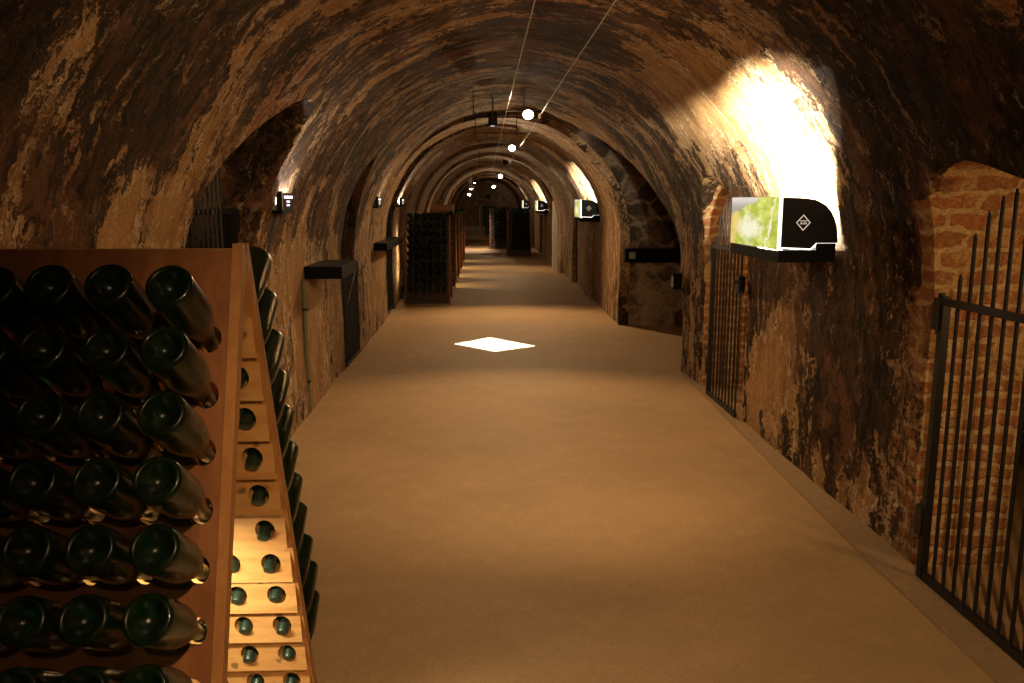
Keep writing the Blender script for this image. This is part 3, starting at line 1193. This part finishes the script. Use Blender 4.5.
def hanger(y, label):
    r = thing('cable_hanger', (.38, y, 2.42), label, 'hanger', 'cable hangers')
    link_mesh('cross_bar', rodded((-.50, 0, 0), (.28, 0, 0), .006, 8), M['iron'], r, smooth=True)
    for x in (-.48, .02):
        h = math.sqrt(1.62 ** 2 - (x + .11) ** 2) + 1.10 - 2.42
        link_mesh('drop_rod', rodded((x, 0, -.03), (x, 0, h), .005, 8), M['iron'], r, smooth=True)
    link_mesh('clip', boxed(.155, .185, -.015, .015, -.01, .035), M['steel'], r)
    return r


hanger(8.3, 'iron cross bar holding cables beside the brightest lamp')
hanger(10.2, 'second iron cross bar under the vault rib beyond the brightest lamp')
hanger(17.5, 'distant iron cross bar holding cables deep in the passage')


def make_lamp(loc, aim, label, stem=0.0):
    r = thing('spot_lamp', loc, label, 'lamp', 'cable spot lamps')
    q = (Vector(aim) - Vector(loc)).to_track_quat('Z', 'Y').to_euler()
    bm = bmesh.new()
    lathe(bm, [(-.085, 0), (-.085, .020), (-.06, .028), (-.05, .034), (.0, .058), (.0, .055), (-.040, .032), (-.04, 0)], 20)
    link_mesh('reflector', bm, M['iron'], r, smooth=True, rot=q)
    bm = bmesh.new()
    lathe(bm, [(-.034, 0), (-.030, .020), (-.016, .036), (-.004, .048), (.012, .046), (.024, .034), (.030, .018), (.032, 0)], 16)
    link_mesh('bulb', bm, M['bulb'], r, smooth=True, rot=q)
    bm = bmesh.new()
    rod(bm, Vector(q.to_matrix() @ Vector((0, 0, -.06))), (-.20, 0, .03), .003, 6)
    rod(bm, Vector(q.to_matrix() @ Vector((0, 0, -.06))), (.12, 0, .05), .003, 6)
    if stem:
        rod(bm, (0, 0, .02), (0, 0, stem), .006, 8)
    link_mesh('wire_arm', bm, M['steel'], r)
    return r


def lamp(loc, aim, label, power, angle=110, blend=.7, col=WARM, stem=0.0):
    make_lamp(loc, aim, label, stem)
    d = (Vector(aim) - Vector(loc)).normalized()
    p = Vector(loc) + d * .045
    spot('spot_lamp_light', p, aim, power, angle, blend, col, .02)


lamp((.43, 8.15, 2.43), (.15, 5.2, 0.0), 'brightest bare spot lamp hanging from cables under the vault', 170, 96, .8)
lamp((.43, 12.8, 2.41), (.2, 9.6, 0.0), 'second spot lamp on cables, smaller glow with violet tint', 300, 120, .8)
lamp((.43, 21.5, 2.25), (.2, 17.5, 0.0), 'third spot lamp on cables further down the passage', 170, 120, .8)
lamp((.36, 30.5, 2.15), (.2, 25, 0.2), 'fourth spot lamp, tiny, beside the third one', 110, 110, .8)
for k, (x, y, z) in enumerate([(-.30, 27.5, 2.25), (-.42, 27.8, 2.05), (-.50, 28.2, 1.85)]):
    lamp((x, y, z), (-.35, 29.0 - k * .9, .0), 'far left spot lamp cluster above rack row, %s one' % ('uppermost', 'middle', 'lowest')[k], 200, 48, .6, (1.0, .78, .62), stem=1.10 + math.sqrt(1.56 ** 2 - (x - .21) ** 2) - z + .03)
# unseen lamps over and behind the viewer, some added as fill
spot('spot_lamp_light', (.40, 2.3, 2.36), (.45, 6.2, .30), 210, 86, .75, WARM, .015)
spot('spot_lamp_light', (.40, -.2, 2.36), (.6, 2.5, 0), 230, 80, 1.0)
spot('spot_lamp_light', (.10, -.9, 2.35), (-.9, 1.7, 1.0), 17, 46, .9)  # added fill for the front of the near rack
spot('spot_lamp_light', (.30, 2.2, 2.30), (-1.3, 3.3, 1.6), 32, 100, .9)  # added fill for the near left wall
point('alcove_fill', (3.3, 8.3, 1.7), 7.0, WARM, .05)  # added unseen light that brightens the alcove wall
point('side_room_fill', (-2.2, 4.05, 1.75), 9.0, WARM, .05)  # added unseen light that brightens the inside of the lunette

lamp((.43, 16.8, 2.38), (1.7, 19.5, .7), 'small dark spot lamp added on cables to light pale door jamb', 70, 40, .5, TUNG)  # added lamp, aimed to brighten the pale door jamb

# square projector that throws the white patch on the floor
pj = thing('projector_lamp', (.10, 9.2, 2.42), 'dark square framing projector above the white patch of light', 'lamp')
bm = bmesh.new()
lathe(bm, [(.14, 0), (.14, .05), (.0, .05)], 20)
link_mesh('housing', bm, M['iron'], pj, smooth=True)
bm = bmesh.new()
a = .0232
R_ = .075
cuts = [(-.465, .05), (-.04, .53), (.49, -.11), (.01, -.47)]
k = .125 / 2.545
inner = [(x * k, y * k) for x, y in cuts]
outer = [(x / math.hypot(x, y) * R_, y / math.hypot(x, y) * R_) for x, y in cuts]
cone = 22
for i in range(4):
    j = (i + 1) % 4
    q = [outer[i], outer[j], inner[j], inner[i]]
    prism(bm, q, lambda x, y: (x, y, 0.0), lambda x, y: (x, y, -.004))
link_mesh('framing_shutter', bm, M['blackmatte'], pj)
link_mesh('stem', rodded((.0, 0, .14), (.0, 0, .29), .008, 8), M['iron'], pj, smooth=True)
spot('projector_light', (.10, 9.2, 2.42 + .125), (.10, 9.2, 0), 3200, 30, .0, (.78, .84, 1.0), .0006)

spot('spot_lamp_light', (.3, 34.0, 2.3), (.2, 42, 1.0), 70, 110, .8)  # added unseen light to lift the dark end wall
# lamps inside the brick recesses
spot('recess_lamp_light', (2.62, 2.15, 1.42), (2.03, 3.37, 1.05), 28, 84, .6, (1.0, .58, .24))
spot('recess_lamp_light', (2.20, 6.0, 1.5), (1.95, 7.0, .9), 8, 130, .8, (1.0, .62, .28))
# strip lamp inside the near rack
area('rack_strip_light', (nx_r - .25, ny_r + .07, .730), (nx_r - .20, ny_r + .24, .2), (1, 0, 0), .24, .03, 11, (1.0, .86, .58))
area('rack_strip_light', (-1.275, fr_y[0] - .10, .75), (-2.0, fr_y[0] - .35, .75), (0, 0, 1), .8, .03, 4, (1.0, .72, .38))
# strips that light the aisle between the far racks
for y in fr_y[1:]:
    area('rack_strip_light', (-1.0, y, .62), (-.3, y - .2, 0), (0, 1, 0), .2, .05, 9, (1.0, .72, .38))

# ------------------------------------------------------------------ picket barrier at the end
pf = thing('picket_barrier', (-.80, 34.5, 0), 'pale wooden picket barrier closing the far end of passage', 'barrier')
for k in range(9):
    link_mesh('picket', boxed(k * .095, k * .095 + .06, 0, .025, .03, .62), M['palewood'], pf, bevel=.004)
bm = boxed(-.03, .86, .025, .06, .12, .19)
box(bm, -.03, .86, .025, .06, .47, .54)
link_mesh('rail', bm, M['palewood'], pf)
